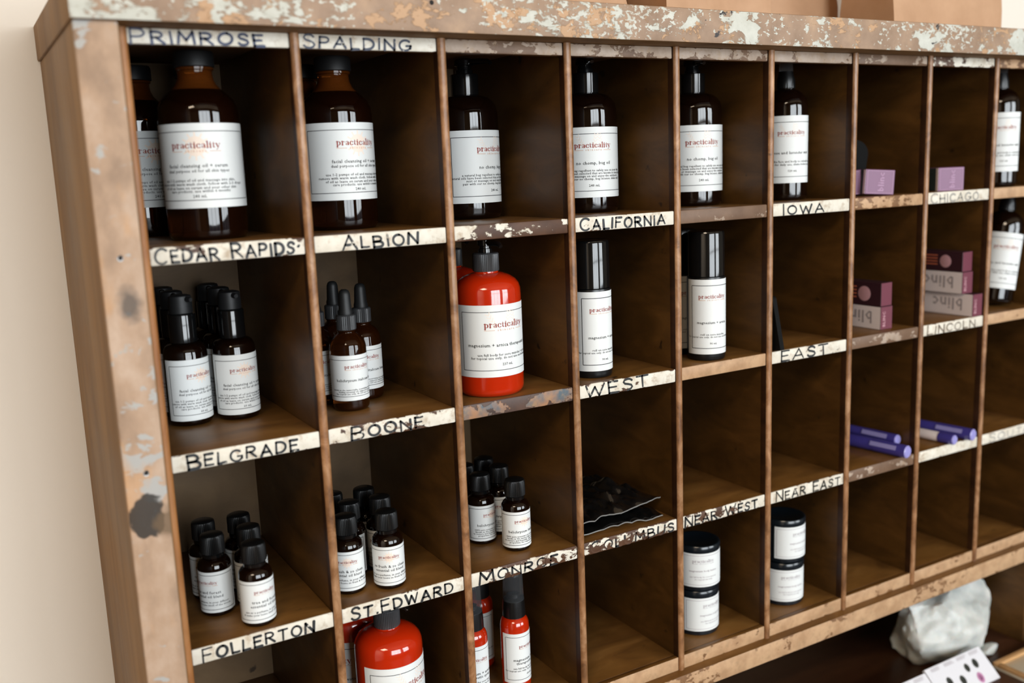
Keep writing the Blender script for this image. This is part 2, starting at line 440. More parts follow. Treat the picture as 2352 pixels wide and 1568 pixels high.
FC = {}
def font_text(s, bold=False):
    """vertices (x, z) and faces of a line of small sans print, unit font size, starts at x = 0"""
    if s in FC: return FC[s]
    cu = bpy.data.curves.new('t', 'FONT'); cu.body = s; cu.size = 1.0; cu.resolution_u = 1; cu.space_character = 1.08; cu.offset = .012
    o = bpy.data.objects.new('t', cu); COL.objects.link(o)
    dg = bpy.context.evaluated_depsgraph_get(); dg.update()
    me = bpy.data.meshes.new_from_object(o.evaluated_get(dg))
    vs = [(v.co.x, v.co.y) for v in me.vertices]; fs = [tuple(p.vertices) for p in me.polygons]
    bpy.data.objects.remove(o); bpy.data.curves.remove(cu); bpy.data.meshes.remove(me)
    wd = max(v[0] for v in vs) if vs else 1
    FC[s] = (vs, fs, wd); return FC[s]

def label_meshes(kind, r, z0, z1, half, spec, emblem='sprig', inset=None, logo='red_ink', ink='ink'):
    """paper wrapped on a cylinder of radius r (front = -y) and its print; spec lines are (text, rel height from top, size, mat, max width)"""
    H = z1 - z0; n = 40; ro = r + .0022; ri = r + .0004
    verts = []; faces = []
    def cyl(u, z, rad):                                  # u = arc length from the label centre, to the right
        a = u / r - math.pi / 2
        return (rad * math.cos(a), rad * math.sin(a), z)
    hw = R(half) * r
    for i in range(n + 1):
        u = -hw + 2 * hw * i / n
        for z, rad in ((z0, ro), (z1, ro), (z0, ri), (z1, ri)): verts.append(cyl(u, z, rad))
    for i in range(n):
        a, b = 4 * i, 4 * i + 4
        faces += [(a, b, b + 1, a + 1), (a + 2, a + 3, b + 3, b + 2), (a + 1, b + 1, b + 3, a + 3), (a, a + 2, b + 2, b)]
    faces += [(0, 1, 3, 2), (4 * n, 4 * n + 2, 4 * n + 3, 4 * n + 1)]
    paper = mesh('label_' + kind, verts, faces, [M['paper']], None, 40)
    V = []; F = []; FM = []; mats = [M[ink], M[logo], M['tan_ink' if logo == 'red_ink' else logo], M['peach_ink']]
    rp = ro + .0008
    def add(vs, fs, mi, up=0.0):
        b = len(V)
        for u, z in vs: V.append(cyl(u, z, rp + up))
        for f in fs: F.append(tuple(b + i for i in f)); FM.append(mi)
    def hline(z, ua, ub, th, mi, up=0.0):
        m = max(2, int(abs(ub - ua) / (.12 * r)) + 1)
        vs = []; fs = []
        for i in range(m + 1):
            u = ua + (ub - ua) * i / m; vs += [(u, z - th / 2), (u, z + th / 2)]
        for i in range(m): fs.append((2 * i, 2 * i + 2, 2 * i + 3, 2 * i + 1))
        add(vs, fs, mi, up)
    ins = inset or H * .095; th = max(.0035, H * .0085)
    ub = hw - ins
    hline(z0 + ins, -ub, ub, th, 0); hline(z1 - ins, -ub, ub, th, 0)
    for s in (-1, 1): add([(s * ub - th / 2, z0 + ins), (s * ub + th / 2, z0 + ins), (s * ub + th / 2, z1 - ins), (s * ub - th / 2, z1 - ins)], [(0, 1, 2, 3)], 0)
    # emblem behind the logo
    lw, lz = spec['logo'][0], z1 - H * spec['logo'][1]
    vs = []; fs = []; er = lw * .20
    if emblem == 'sun':
        stroke([(er * .55 * math.cos(R(a)), lz + er * .55 * math.sin(R(a))) for a in range(0, 361, 20)], er * .9, vs, fs)
        for a in range(0, 360, 30): stroke([(er * math.cos(R(a)), lz + er * math.sin(R(a))), (er * 1.35 * math.cos(R(a)), lz + er * 1.35 * math.sin(R(a)))], er * .16, vs, fs)
    elif emblem == 'sprig':
        for dx, tilt in ((-.24, 30), (.22, 12), (.02, -8)):
            bx, bz = dx * lw, lz - er * .2
            for k in range(5):
                cx, cz = bx + math.sin(R(-tilt)) * er * .38 * k, bz + math.cos(R(tilt)) * er * .38 * k
                for sg in (-1, 1):
                    a = R(90 + tilt + sg * 40); stroke([(cx, cz), (cx + er * .42 * math.cos(a), cz + er * .42 * math.sin(a))], er * .07, vs, fs)
    add([(v[0], v[2]) for v in vs], fs, 3)
    if spec.get('logo_text', True):
        v, f, wd = serif_word('practicality'); s = lw / wd
        add([((a[0] - wd / 2) * s, lz + (a[2] - .2) * s) for a in v], f, 1, .0006)
        tw = lw * .42; v, f, wd2 = font_text('s k i n c a r e'); s2 = tw / wd2; tz = lz - lw * .115
        add([((a[0] - wd2 / 2) * s2, tz + a[1] * s2) for a in v], f, 2, .0006)
        for sg in (-1, 1): hline(tz + s2 * .22, sg * lw * .27, sg * lw * .5, th * .7, 2)
    for text, rel, size, mi, mw in spec['lines']:
        v, f, wd = font_text(text); s = H * size
        if wd * s > mw * 2 * hw: s = mw * 2 * hw / wd
        zb = z1 - H * rel - s * .3
        add([((a[0] - wd / 2) * s, zb + a[1] * s) for a in v], f, mi, .0006)
    return paper, mesh('print_' + kind, V, F, mats, FM)

# ================================================================ the room
X_END = 10.0
def struct(name, me, loc=(0, 0, 0)):
    o = link(name, me, None, loc); o['kind'] = 'structure'; return o
def mbox(x0, x1, y0, y1, z0, z1, name, mats, bev=0.0):       # metres
    bm = bmesh.new(); bm_box(bm, x0 / U, x1 / U, y0 / U, y1 / U, z0 / U, z1 / U, 0, bev / U); return bm_mesh(name, bm, mats, 40)
YW = 1.82 * U                                               # wall behind the cabinet
YF = -3.6
struct('floor', mbox(-2.6, 4.8, YF - .1, YW + .1, -.1, 0, 'floor', [M['floorw']]))
struct('ceiling', mbox(-2.6, 4.8, YF - .1, YW + .1, 3.2, 3.3, 'ceiling', [M['ceil']]))
struct('wall_back', mbox(-2.6, 4.8, YW, YW + .1, 0, 3.2, 'wall_back', [M['wall']]))
struct('wall_left', mbox(-2.6, -2.5, YF, YW, 0, 3.2, 'wall_left', [M['wall']]))
struct('wall_right', mbox(4.7, 4.8, YF, YW, 0, 3.2, 'wall_right', [M['wall2']]))
struct('fill_housing_1', mbox(-1.86, -.94, -2.36, -1.44, 3.07, 3.2, 'fill_light_cover', [M['wframe']]))        # added, unseen housing around the warm fill light; no real lamp
WINS = [(-.70, 1.40), (2.0, 4.1)]; WZ = (.75, 2.85)
bm = bmesh.new()
xs = [-2.5, WINS[0][0], WINS[0][1], WINS[1][0], WINS[1][1], 4.7]
for a, b in ((xs[0], xs[1]), (xs[2], xs[3]), (xs[4], xs[5])): bm_box(bm, a / U, b / U, (YF - .1) / U, YF / U, 0, 3.2 / U)
for a, b in WINS:
    bm_box(bm, a / U, b / U, (YF - .1) / U, YF / U, 0, WZ[0] / U); bm_box(bm, a / U, b / U, (YF - .1) / U, YF / U, WZ[1] / U, 3.2 / U)
struct('wall_front', bm_mesh('wall_front', bm, [M['wall2']]))
for i, (a, b) in enumerate(WINS):
    bm = bmesh.new(); y0, y1 = (YF - .07) / U, (YF - .02) / U
    def fr(xa, xb, za, zb): bm_box(bm, xa / U, xb / U, y0, y1, za / U, zb / U)
    fr(a, a + .06, *WZ); fr(b - .06, b, *WZ); fr(a + .06, b - .06, WZ[0], WZ[0] + .06); fr(a + .06, b - .06, WZ[1] - .06, WZ[1])
    fr(a + .06, b - .06, 1.90, 1.95)
    for k in (1, 2):
        xc = a + (b - a) * k / 3; fr(xc - .02, xc + .02, WZ[0] + .06, 1.90); fr(xc - .02, xc + .02, 1.95, WZ[1] - .06)
    struct('window_%d' % (i + 1), bm_mesh('window', bm, [M['wframe']]))

# ================================================================ the sorting cabinet
H = .03                                       # half divider thickness
DEPTH = 1.76; DY = .025; ZT = 1.245; ZB = 1.49; ZL = -3.907; ZC = -5.13
ROWZ = {1: 0.0, 2: -1.27, 3: -2.54}; TH = .1075; ZF = -3.785
cab = thing('sorting_cabinet', 'large old wooden pigeonhole sorting cabinet with painted town names on worn shelf edges', 'cabinet', W(0, 0, ZC))
CO = W(0, 0, ZC)
def cpart(name, me, u=(0, 0, 0), parent=None):          # u = position in pitch units, cabinet space
    o = link(name, me, parent or cab)
    o.location = (W(*u) - CO) if parent is None else Vector(u) * U
    return o
X_R = X_END
cpart('top_board', box_mesh('top_board', -.285, X_R + .285, -.21, 1.80, ZT, ZB, [M['side'], M['rail']], .012, 1))
for nm, x0, x1 in (('side_panel', -.268, -.03), ('side_panel', X_R + .03, X_R + .268)):
    cpart(nm, box_mesh(nm, x0, x1, -.13, 1.80, ZC, ZT, [M['side']], .006))
for x0, x1 in ((-.268, -.043), (X_R + .043, X_R + .268)):
    s = cpart('stile', box_mesh('stile', x0, x1, -.175, -.131, ZC, ZT - .001, [M['stile']], .008))
    if x0 < 0:
        for hx, hz in ((-.158, -.026), (-.146, -1.279), (-.15, -2.75)):
            h_ = cpart('screw_hole', lathe('screw_hole', [(0, 0), (.011, 0), (.012, -.002)], [M['hole']], 16), (hx, -.1765, hz - 0)); h_.rotation_euler = (R(90), 0, 0)
            h2 = cpart('screw_washer', lathe('screw_washer', [(.011, 0), (.017, .0015), (.018, 0)], [M['holering']], 16), (hx - .003, -.1755, hz - .008)); h2.rotation_euler = (R(90), 0, 0)
h_ = cpart('screw_hole', lathe('screw_hole', [(0, 0), (.014, 0), (.016, -.002)], [M['hole']], 16), (1.833, -.2115, 1.425)); h_.rotation_euler = (R(90), 0, 0)
cpart('back_panel', box_mesh('back_panel', -.029, X_R + .029, DEPTH, 1.80, ZC, ZT, [M['back']], 0))

def divider_mesh(name, zlo, zhi, front):
    bm = bmesh.new(); pr = []
    n = 6
    for i in range(n + 1):
        a = math.pi + math.pi * i / n
        pr.append((H * math.cos(a), .022 + .022 * math.sin(a)))
    pr += [(H, .085), (H, DEPTH - .001), (-H, DEPTH - .001), (-H, .085)]
    lo = [bm.verts.new((x, y, zlo)) for x, y in pr]; hi = [bm.verts.new((x, y, zhi)) for x, y in pr]
    for i in range(len(pr)):
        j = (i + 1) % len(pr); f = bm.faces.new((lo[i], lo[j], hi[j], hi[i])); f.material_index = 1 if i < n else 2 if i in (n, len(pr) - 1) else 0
    bm.faces.new(lo[::-1]); bm.faces.new(hi)
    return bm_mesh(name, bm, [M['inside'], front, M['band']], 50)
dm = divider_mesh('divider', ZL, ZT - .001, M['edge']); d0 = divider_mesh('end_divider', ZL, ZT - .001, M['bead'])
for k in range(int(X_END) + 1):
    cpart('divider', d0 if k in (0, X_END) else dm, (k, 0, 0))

HEAD = ['white:.93:Primrose', 'white:.93:Spalding', 'mauve:.5', 'mauve:.62', 'mauve:.6', 'mauve:.7', 'mauve:.5', 'white:.55', 'tan:.6', 'tan:.5']
ROWS = {1: ['white:.88:Cedar Rapids*', 'white:.95:Albion', 'white:.46', 'white:.86:California', 'mauve:.3', 'white:1.0:Iowa', 'tan:.62', 'white:.97:Chicago', 'tan:.9', 'tan:.5'],
        2: ['white:.92:Belgrade', 'white:.66:Boone', 'dark:.58', 'white:.76:WEST', 'tan:.92', 'white:.98:EAST', 'mauve:.35', 'white:.86:Lincoln', 'tan:.9', 'tan:.5'],
        3: ['white:.95:Follerton', 'white:.88:St.Edward', 'white:.60:Monroe', 'white:.58:Columbus', 'white:.66:Near West', 'white:.78:Near East', 'mauve:.4', 'white:.88', 'white:.95:South', 'tan:.5']}
TX = {'Primrose': (.02, .83), 'Spalding': (.03, .80), 'Cedar Rapids*': (.03, .96), 'Albion': (.20, .77), 'California': (.05, .90), 'Iowa': (.13, .65), 'Chicago': (.06, .82),
      'Belgrade': (.10, .84), 'Boone': (.17, .73), 'WEST': (.06, .70), 'EAST': (.13, .74), 'Lincoln': (.08, .86), 'Follerton': (.07, .85), 'St.Edward': (.07, .90), 'Monroe': (.07, .80),
      'Columbus': (.07, .96), 'Near West': (.03, .90), 'Near East': (.08, .95), 'South': (.15, .9)}
INK = {'Primrose': (44, 52, 78), 'Spalding': (44, 50, 66), 'Chicago': (146, 142, 134), 'Lincoln': (112, 100, 86), 'South': (160, 156, 148), 'Near East': (62, 60, 54)}
rng = random.Random(3)
def strip(name, col, zlo, zhi, y0, y1, spec):
    sp = spec.split(':'); kind, cov = sp[0], float(sp[1]); w = 1 - 2 * H - .002
    bm = bmesh.new(); bm_box(bm, 0, w, 0, y1 - y0, 0, zhi - zlo, 0, .008); bm.normal_update()
    for f in bm.faces:
        if f.normal.y < -.3: f.material_index = 1
        elif abs(f.normal.z) < .5: f.material_index = 2
    o = cpart(name, bm_mesh(name, bm, [M['shelf_top'], paint(kind, cov), M['inside']], 35), (col + H + .001, y0, zlo))
    if len(sp) > 2:
        a, b = TX[sp[2]]; h = zhi - zlo
        v, f = hand_text(sp[2], a * w, b * w, h * .5, h * (.82 if name == 'shelf' else .90), rng, .17, -.0022)
        faint = sp[2] in ('Chicago', 'South')
        cpart('lettering', mesh('lettering', v, f, [paint(kind, cov, True, INK.get(sp[2], (24, 26, 28)))]), (0, 0, 0), o)
    return o
for c in range(int(X_END)):
    strip('header_strip', c, 1.155, ZT - .001, .03, .11, HEAD[c])
    for r_ in (1, 2, 3): strip('shelf', c, ROWZ[r_] - TH, ROWZ[r_], DY, DEPTH - .001, ROWS[r_][c])
    w = 1 - 2 * H - .002
    cpart('floor_board', box_mesh('floor_board', 0, w, .075, DEPTH - .001, -.11, 0, [M['shelf_top']], .004), (c + H + .001, 0, ZF))
    cpart('kick_strip', box_mesh('kick_strip', 0, w, .02, .074, 0, ZF - ZL, [M['shelf_top'], paint('tan', .85)], .006, 1), (c + H + .001, 0, ZL))
cpart('bottom_rail', box_mesh('bottom_rail', -.042, X_R + .042, -.07, DEPTH - .001, -4.085, ZL, [M['shelf_top'], paint('tan', .8)], .010, 1))
for x in (4.5, 9.0):
    if x == 9.0:
        cpart('lower_divider', box_mesh('lower_divider', -.03, .03, .02, DEPTH - .001, ZC - 0, -4.086, [M['inside']], .004), (x, 0, 0))

# counter underneath
ct = thing('counter', 'dark reddish brown wooden counter under the sorting cabinet', 'counter', W(5, 0, ZC) - Vector((0, 0, .9)))
link('counter_top', mbox(-.80, .80, -.36, YW - .005, .86, .90, 'counter_top', [M['counter']], .004), ct)
link('counter_body', mbox(-.77, .77, -.32, YW - .01, .08, .86, 'counter_body', [M['counter']]), ct)
link('plinth', mbox(-.75, .75, -.27, YW - .01, 0, .08, 'plinth', [M['counter']]), ct)
for k in range(4):
    d = link('door', mbox(-.18, .18, -.34, -.32, .12, .82, 'door', [M['counter']], .003), ct); d.location = (-.57 + .38 * k, 0, 0)
    link('knob', lathe('knob', [(.03, 0), (.03, .08), (.09, .12), (.1, .17), (.06, .21), (0, .215)], [M['black']], 20), d, (.14, -.34, .5), (R(90), 0, 0))

# ================================================================ bottles
FACIAL = [('facial cleansing oil + serum', .50, .062, 0, .8), ('dual purpose oil for all skin types', .56, .052, 0, .75),
          ('use 1-2 pumps of oil and massage into skin,', .67, .048, 0, .86), ('remove with warm wash cloth. follow with 2-3 drops', .715, .048, 0, .86),
          ('of oil as leave on serum and your other skin', .76, .048, 0, .82), ('care products. use within 6 months', .80, .048, 0, .6)]
BUG = [('no chomp, bug oil', .51, .066, 0, .6), ('a natural bug repellent to safely use on your skin,', .615, .046, 0, .82),
       ('natural oils have been selected that are known to keep bugs away,', .655, .046, 0, .92), ('mist or massage on and enjoy the outdoors,', .695, .046, 0, .72), ('pair with our no chomp, bug incense. shake well.', .735, .046, 0, .78), ('240 mL', .83, .05, 0, .3)]
MAG = [('magnesium + arnica therapeutic lotion', .555, .066, 0, .8), ('use full body for sore muscles + joints', .69, .05, 0, .7),
       ('for topical use only, do not use on broken skin', .735, .05, 0, .82), ('237 mL', .825, .05, 0, .3)]
ROLL = [('magnesium + arnica', .575, .050, 0, .85), ('roll on sore muscles', .735, .038, 0, .7), ('for topical use only, do not use on broken skin', .768, .038, 0, .94), ('90 mL', .855, .036, 0, .3)]
HELI = [('helichrysum italicum blend', .55, .085, 0, .72), ('known as the immortelle, nourishing and regenerating', .76, .05, 0, .9), ('healing essential oil, supports mature skin', .805, .05, 0, .8), ('for topical use only, do not use on broken skin', .85, .05, 0, .8)]
FRESH = [('so fresh & so clean', .50, .105, 0, .55), ('essential oil blend', .60, .095, 0, .5), ('use as a perfume, in your diffuser', .72, .07, 0, .7), ('& make your home so fresh & so clean', .79, .07, 0, .74)]
HELI2 = [('helichrysum italicum', .55, .10, 0, .6), ('100% pure essential oil of helichrysum', .68, .062, 0, .74), ('known as the immortelle, nourishing', .735, .062, 0, .7), ('to restore and beautify, skin rejuvenating', .79, .062, 0, .76), ('properties, for topical use only', .845, .062, 0, .6)]
EARTH = [('tree and forest', .50, .10, 0, .5), ('essential oil blend', .60, .095, 0, .5), ('use as a perfume, in your diffuser', .74, .068, 0, .7), ('& make your home smell of the woods', .81, .068, 0, .72)]
SPRAY = [('magnesium + arnica', .53, .075, 0, .7), ('therapeutic spray', .60, .07, 0, .6), ('use full body for sore muscles', .70, .05, 0, .8), ('for topical use only, do not use on broken skin', .75, .05, 0, .9), ('60 mL', .84, .05, 0, .3)]
MIST = [('rose and lavender mist', .55, .06, 0, .7), ('mist on the face and body to refresh the skin', .68, .045, 0, .85), ('safe for daily use, shake before use', .725, .045, 0, .7), ('120 mL', .82, .045, 0, .3)]
JAR = [('magnesium body butter', .52, .08, 0, .6), ('use full body for sore muscles', .70, .06, 0, .7), ('for topical use only', .77, .06, 0, .5)]

def neck_thread(rm, z0, z1): return [(rm, z0), (rm, z0 + (z1 - z0) * .3), (rm * 1.12, z0 + (z1 - z0) * .4), (rm * 1.12, z0 + (z1 - z0) * .6), (rm, z0 + (z1 - z0) * .7), (rm, z1)]
def spout_mesh(name, pts, rad, mats, seg=14, flat=1.0):
    """tube along pts"""
    V = []; F = []
    n = len(pts)
    for i, p in enumerate(pts):
        a = Vector(pts[max(0, i - 1)]); b = Vector(pts[min(n - 1, i + 1)]); d = (b - a).normalized()
        s = d.cross(Vector((1, 0, 0))).normalized() if abs(d.x) < .9 else d.cross(Vector((0, 1, 0))).normalized(); q = d.cross(s)
        rr = rad[i] if isinstance(rad, (list, tuple)) else rad
        for k in range(seg):
            t_ = 2 * math.pi * k / seg; V.append(tuple(Vector(p) + s * rr * math.cos(t_) + q * rr * flat * math.sin(t_)))
    for i in range(n - 1):
        for k in range(seg):
            k2 = (k + 1) % seg; F.append((i * seg + k, i * seg + k2, (i + 1) * seg + k2, (i + 1) * seg + k))
    F.append(tuple(range(seg - 1, -1, -1))); F.append(tuple((n - 1) * seg + k for k in range(seg)))
    return mesh(name, V, F, mats, None, 45)

KIND = {}
def kind(name, parts, labels):
    """parts: list of (part name, mesh, parent index or None); labels: dict variant -> (paper, print)"""
    KIND[name] = (parts, labels)

def pump_parts(rc, zc0, zc1, stem_r, ztop, collar_mat, ribbed, spout):
    p = []
    if ribbed:
        p.append(('collar', lathe('pump_collar', [(rc * .97, zc0), (rc, zc0 + .006), (rc, zc1 - .008), (rc * .93, zc1), (stem_r * 1.2, zc1 + .004)], [collar_mat], 96, 25, None, (1, 2, .965)), None))
    else:
        p.append(('collar', lathe('pump_collar', [(rc * .9, zc0 - .012), (rc * .9, zc0 - .002), (rc, zc0), (rc, zc1 - .006), (rc * .96, zc1), (stem_r * 1.3, zc1 + .002)], [collar_mat], 48, 30), None))
    p.append(('pump_stem', lathe('pump_stem', [(stem_r * 1.25, zc1), (stem_r * 1.25, zc1 + .03), (stem_r, zc1 + .034), (stem_r, ztop - .05)], [M['black_gloss']], 32, 30), None))
    hr = stem_r * 1.35
    p.append(('pump_head', lathe('pump_head', [(hr * .8, ztop - .055), (hr, ztop - .05), (hr, ztop - .012), (hr * .85, ztop), (0, ztop + .001)], [M['black_gloss']], 32, 35), None))
    p.append(('spout', spout_mesh('spout', [(0, 0, ztop - .028), (0, -spout * .6, ztop - .028), (0, -spout * .9, ztop - .034), (0, -spout, ztop - .052)], [.026, .022, .018, .015], [M['black_gloss']]), len(p) - 1))
    return p

# apothecary bottle, 240 mL
prof = [(.20, 0), (.235, .006), (.25, .03), (.253, .06), (.253, .79), (.247, .84), (.228, .885), (.195, .92), (.158, .95), (.13, .98), (.114, 1.015), (.108, 1.05), (.108, 1.068), (.119, 1.074), (.119, 1.088), (.10, 1.092)]
kind('apothecary', [('body', lathe('apothecary_body', prof, [M['amber'], M['amber_clear']], 64, 60, [0] * 8 + [1] * 7), None),
     ('cap', lathe('apothecary_cap', [(.118, 1.090), (.127, 1.094), (.127, 1.175), (.118, 1.19), (0, 1.194)], [M['rubber']], 64, 35, None), None)],
     {'facial': label_meshes('facial', .253, .207, .732, 96, {'logo': (.31, .27), 'lines': FACIAL + [('240 mL', .86, .05, 0, .3)]}, 'sun')})
# dark amber bullet bottle with pump, 240 mL
prof = [(.20, 0), (.232, .006), (.248, .03), (.25, .05), (.25, .77), (.247, .82), (.236, .865), (.214, .90), (.18, .928), (.14, .942), (.095, .947), (.095, .955)]
kind('bug_pump', [('body', lathe('bullet_body', prof, [M['amber_dark']], 64, 60), None)] + pump_parts(.108, .952, 1.11, .055, 1.225, M['black_gloss'], False, .26),
     {'bug': label_meshes('bug', .25, .125, .676, 94, {'logo': (.31, .27), 'lines': BUG}, 'sprig')})
# red lotion bottle with ribbed pump, 237 mL
prof = [(.19, 0), (.228, .008), (.246, .035), (.25, .06), (.25, .74), (.247, .785), (.236, .82), (.212, .85), (.17, .878), (.12, .896), (.09, .902), (.09, .912)]
for nm, top in (('lotion_pump', 1.15), ('lotion_pump_low', 1.126)):
    kind(nm, [('body', lathe('lotion_body', prof, [M['red']], 64, 60), None)] + pump_parts(.098, .912, 1.045, .042, top, M['grey_cap'], True, .22),
         {'mag': label_meshes('magnesium', .25, .157, .686, 91, {'logo': (.335, .285), 'lines': MAG}, 'sprig')})
# mist bottle with clear tapered cap, 120 mL
prof = [(.15, 0), (.18, .006), (.193, .03), (.195, .05), (.195, .80), (.191, .85), (.178, .895), (.15, .935), (.11, .965), (.075, .978), (.075, .985)]
kind('mist', [('body', lathe('mist_body', prof, [M['amber_dark']], 56, 60), None),
     ('collar', lathe('mist_collar', [(.075, .982), (.082, .988), (.08, 1.06), (.068, 1.10), (.062, 1.135), (0, 1.136)], [M['black']], 56, 35, None, (1, 2, .97)), None),
     ('cap', lathe('mist_cap', [(.064, 1.10), (.062, 1.14), (.054, 1.225), (.046, 1.236), (0, 1.238)], [M['clear']], 40, 40), None)],
     {'mist': label_meshes('mist', .195, .155, .742, 98, {'logo': (.26, .26), 'lines': MIST}, 'sprig')})
# treatment pump, 60 mL
prof = [(.115, 0), (.135, .005), (.144, .022), (.146, .04), (.146, .485), (.142, .515), (.128, .545), (.104, .562), (.088, .566), (.08, .57)]
kind('treatment', [('body', lathe('treatment_body', prof, [M['amber_dark']], 56, 60), None),
     ('collar', lathe('treatment_collar', [(.084, .566), (.090, .57), (.090, .755), (.087, .762), (.06, .764)], [M['black_gloss']], 48, 30), None),
     ('pump_head', lathe('treatment_head', [(.072, .764), (.078, .77), (.078, .83), (.075, .855), (.076, .868), (.072, .884), (.05, .892), (0, .893)], [M['rubber']], 48, 40), None),
     ('spout', spout_mesh('treatment_spout', [(0, -.05, .862), (0, -.09, .864), (0, -.115, .862)], [.022, .018, .014], [M['rubber']]), 2)],
     {'facial': label_meshes('facial_small', .146, .042, .462, 102, {'logo': (.20, .265), 'lines': FACIAL + [('60 mL', .865, .05, 0, .3)]}, 'sun')})
# dropper, 30 mL
prof = [(.10, 0), (.118, .005), (.128, .022), (.13, .04), (.13, .44), (.126, .475), (.112, .505), (.09, .53), (.068, .545), (.06, .555), (.06, .562), (.066, .566), (.066, .572)]
kind('dropper', [('body', lathe('dropper_body', prof, [M['amber_mid']], 56, 60), None),
     ('collar', lathe('dropper_collar', [(.066, .572), (.07, .576), (.07, .672), (.062, .68), (.05, .682)], [M['grey_cap']], 64, 30, None, (1, 2, .955)), None),
     ('bulb', lathe('dropper_bulb', [(.052, .68), (.053, .70), (.047, .72), (.043, .79), (.041, .825), (.033, .848), (.018, .857), (0, .859)], [M['rubber']], 32, 50), None)],
     {'heli': label_meshes('helichrysum_blend', .13, .082, .405, 118, {'logo': (.19, .26), 'lines': HELI}, 'none')})
# roll-on, 90 mL
prof = [(.13, 0), (.15, .005), (.158, .02), (.16, .04), (.16, .69), (.158, .70), (.15, .704)]
kind('roll_on', [('body', lathe('roll_on_body', prof, [M['black']], 56, 40), None),
     ('cap', lathe('roll_on_cap', [(.150, .704), (.156, .708), (.153, 1.055), (.146, 1.074), (.13, 1.08), (0, 1.082)], [M['black_gloss']], 56, 35), None)],
     {'roll': label_meshes('roll_on', .16, .06, .685, 84, {'logo': (.245, .235), 'lines': ROLL}, 'none', .05)})
# essential oil bottle with ribbed cap, 15 mL
prof = [(.088, 0), (.103, .004), (.111, .018), (.112, .03), (.112, .335), (.108, .36), (.094, .382), (.076, .393), (.068, .397), (.068, .402)]
E_lab = {}
for key, sp in (('fresh', FRESH), ('heli', HELI2), ('woods', EARTH)):
    E_lab[key] = label_meshes('oil_' + key, .112, .034, .322, 112, {'logo': (.155, .27), 'lines': sp}, 'sun' if key != 'woods' else 'none', .022)
kind('oil', [('body', lathe('oil_body', prof, [M['amber_dark']], 48, 60), None),
     ('ring', lathe('oil_ring', [(.070, .400), (.074, .402), (.074, .424), (.070, .427)], [M['black_gloss']], 40, 35), None),
     ('cap', lathe('oil_cap', [(.076, .428), (.082, .432), (.081, .535), (.076, .552), (.06, .559), (0, .560)], [M['black']], 88, 28, None, (1, 2, .95)), None)], E_lab)
# red spray with clear cap, 60 mL
prof = [(.09, 0), (.108, .005), (.117, .02), (.118, .04), (.118, .53), (.114, .565), (.104, .59), (.088, .608), (.08, .615)]
kind('spray', [('body', lathe('spray_body', prof, [M['red']], 48, 60), None),
     ('collar', lathe('spray_collar', [(.088, .612), (.094, .618), (.092, .70), (.086, .755), (.07, .765), (.045, .77), (.045, .80), (0, .801)], [M['black']], 48, 30), None),
     ('clear_cap', lathe('spray_cap', [(.087, .752), (.084, .80), (.080, .93), (.076, 1.0), (.066, 1.012), (0, 1.014)], [M['clear']], 48, 40), None)],
     {'spray': label_meshes('spray', .118, .075, .50, 112, {'logo': (.18, .27), 'lines': SPRAY}, 'none', .03)})
# black jar
prof = [(.18, 0), (.194, .006), (.198, .02), (.198, .365), (.19, .37)]
kind('jar', [('body', lathe('jar_body', prof, [M['jar']], 56, 40), None),
     ('lid', lathe('jar_lid', [(.19, .368), (.202, .372), (.203, .405), (.196, .417), (.18, .42), (.17, .416), (0, .415)], [M['jar']], 56, 35), None)],
     {'jar': label_meshes('jar', .198, .045, .355, 78, {'logo': (.2, .24), 'lines': JAR}, 'none', .02, 'greyprint', 'greyprint')})

def bottle(kn, name, label, cat, x, y, z, theta, variant, group=None, tilt=None):
    parts, labels = KIND[kn]
    phi = math.atan2(CAMU[1] - y, CAMU[0] - x)
    o = thing(name, label, cat, W(x, y, z), (0, 0, phi + R(theta) + math.pi / 2), group)
    objs = []
    for pn, me, par in parts:
        p = link(pn, me, o if par is None else objs[par]); objs.append(p)
    pa, pr = labels[variant]
    l_ = link('label', pa, o); link('print', pr, l_)
    if tilt:
        ax, ang = tilt
        o.rotation_euler = (Matrix.Rotation(R(ang), 3, ax) @ o.rotation_euler.to_matrix()).to_euler()
    return o

Z1, Z2, Z3, Z4 = 0.0, -1.27, -2.54, ZF
G = 'amber glass cleansing oil bottles in the top row'
bottle('apothecary', 'apothecary_bottle', 'large amber glass bottle with black cap and white label, front of Primrose pigeonhole', 'bottle', .516, .605, Z1, -8, 'facial', G)
bottle('apothecary', 'apothecary_bottle', 'amber glass bottle directly behind the front bottle in the Primrose pigeonhole', 'bottle', .616, 1.108, Z1, -10, 'facial', G)
bottle('apothecary', 'apothecary_bottle', 'rearmost amber glass bottle of three in the Primrose pigeonhole, bluish shaded label', 'bottle', .286, 1.50, Z1, 25, 'facial', G)
bottle('apothecary', 'apothecary_bottle', 'large amber glass bottle with black cap in the Spalding pigeonhole', 'bottle', 1.487, .710, Z1, 33, 'facial', G)
bottle('apothecary', 'apothecary_bottle', 'shadowed amber bottle at the back of the Spalding pigeonhole', 'bottle', 1.44, 1.26, Z1, 60, 'facial', G)
G = 'dark amber bug oil pump bottles in the top row'
bottle('bug_pump', 'pump_bottle', 'dark amber bug oil bottle with black pump, third pigeonhole of the top row', 'bottle', 2.640, .93, Z1, 52, 'bug', G)
bottle('bug_pump', 'pump_bottle', 'dark amber bug oil bottle with black pump standing above the California shelf label', 'bottle', 3.612, .69, Z1, 13, 'bug', G)
bottle('bug_pump', 'pump_bottle', 'dark amber bug oil bottle with black pump standing left of the Iowa pigeonhole', 'bottle', 4.675, .62, Z1, 22, 'bug', G)
G = 'amber mist bottles at the right'
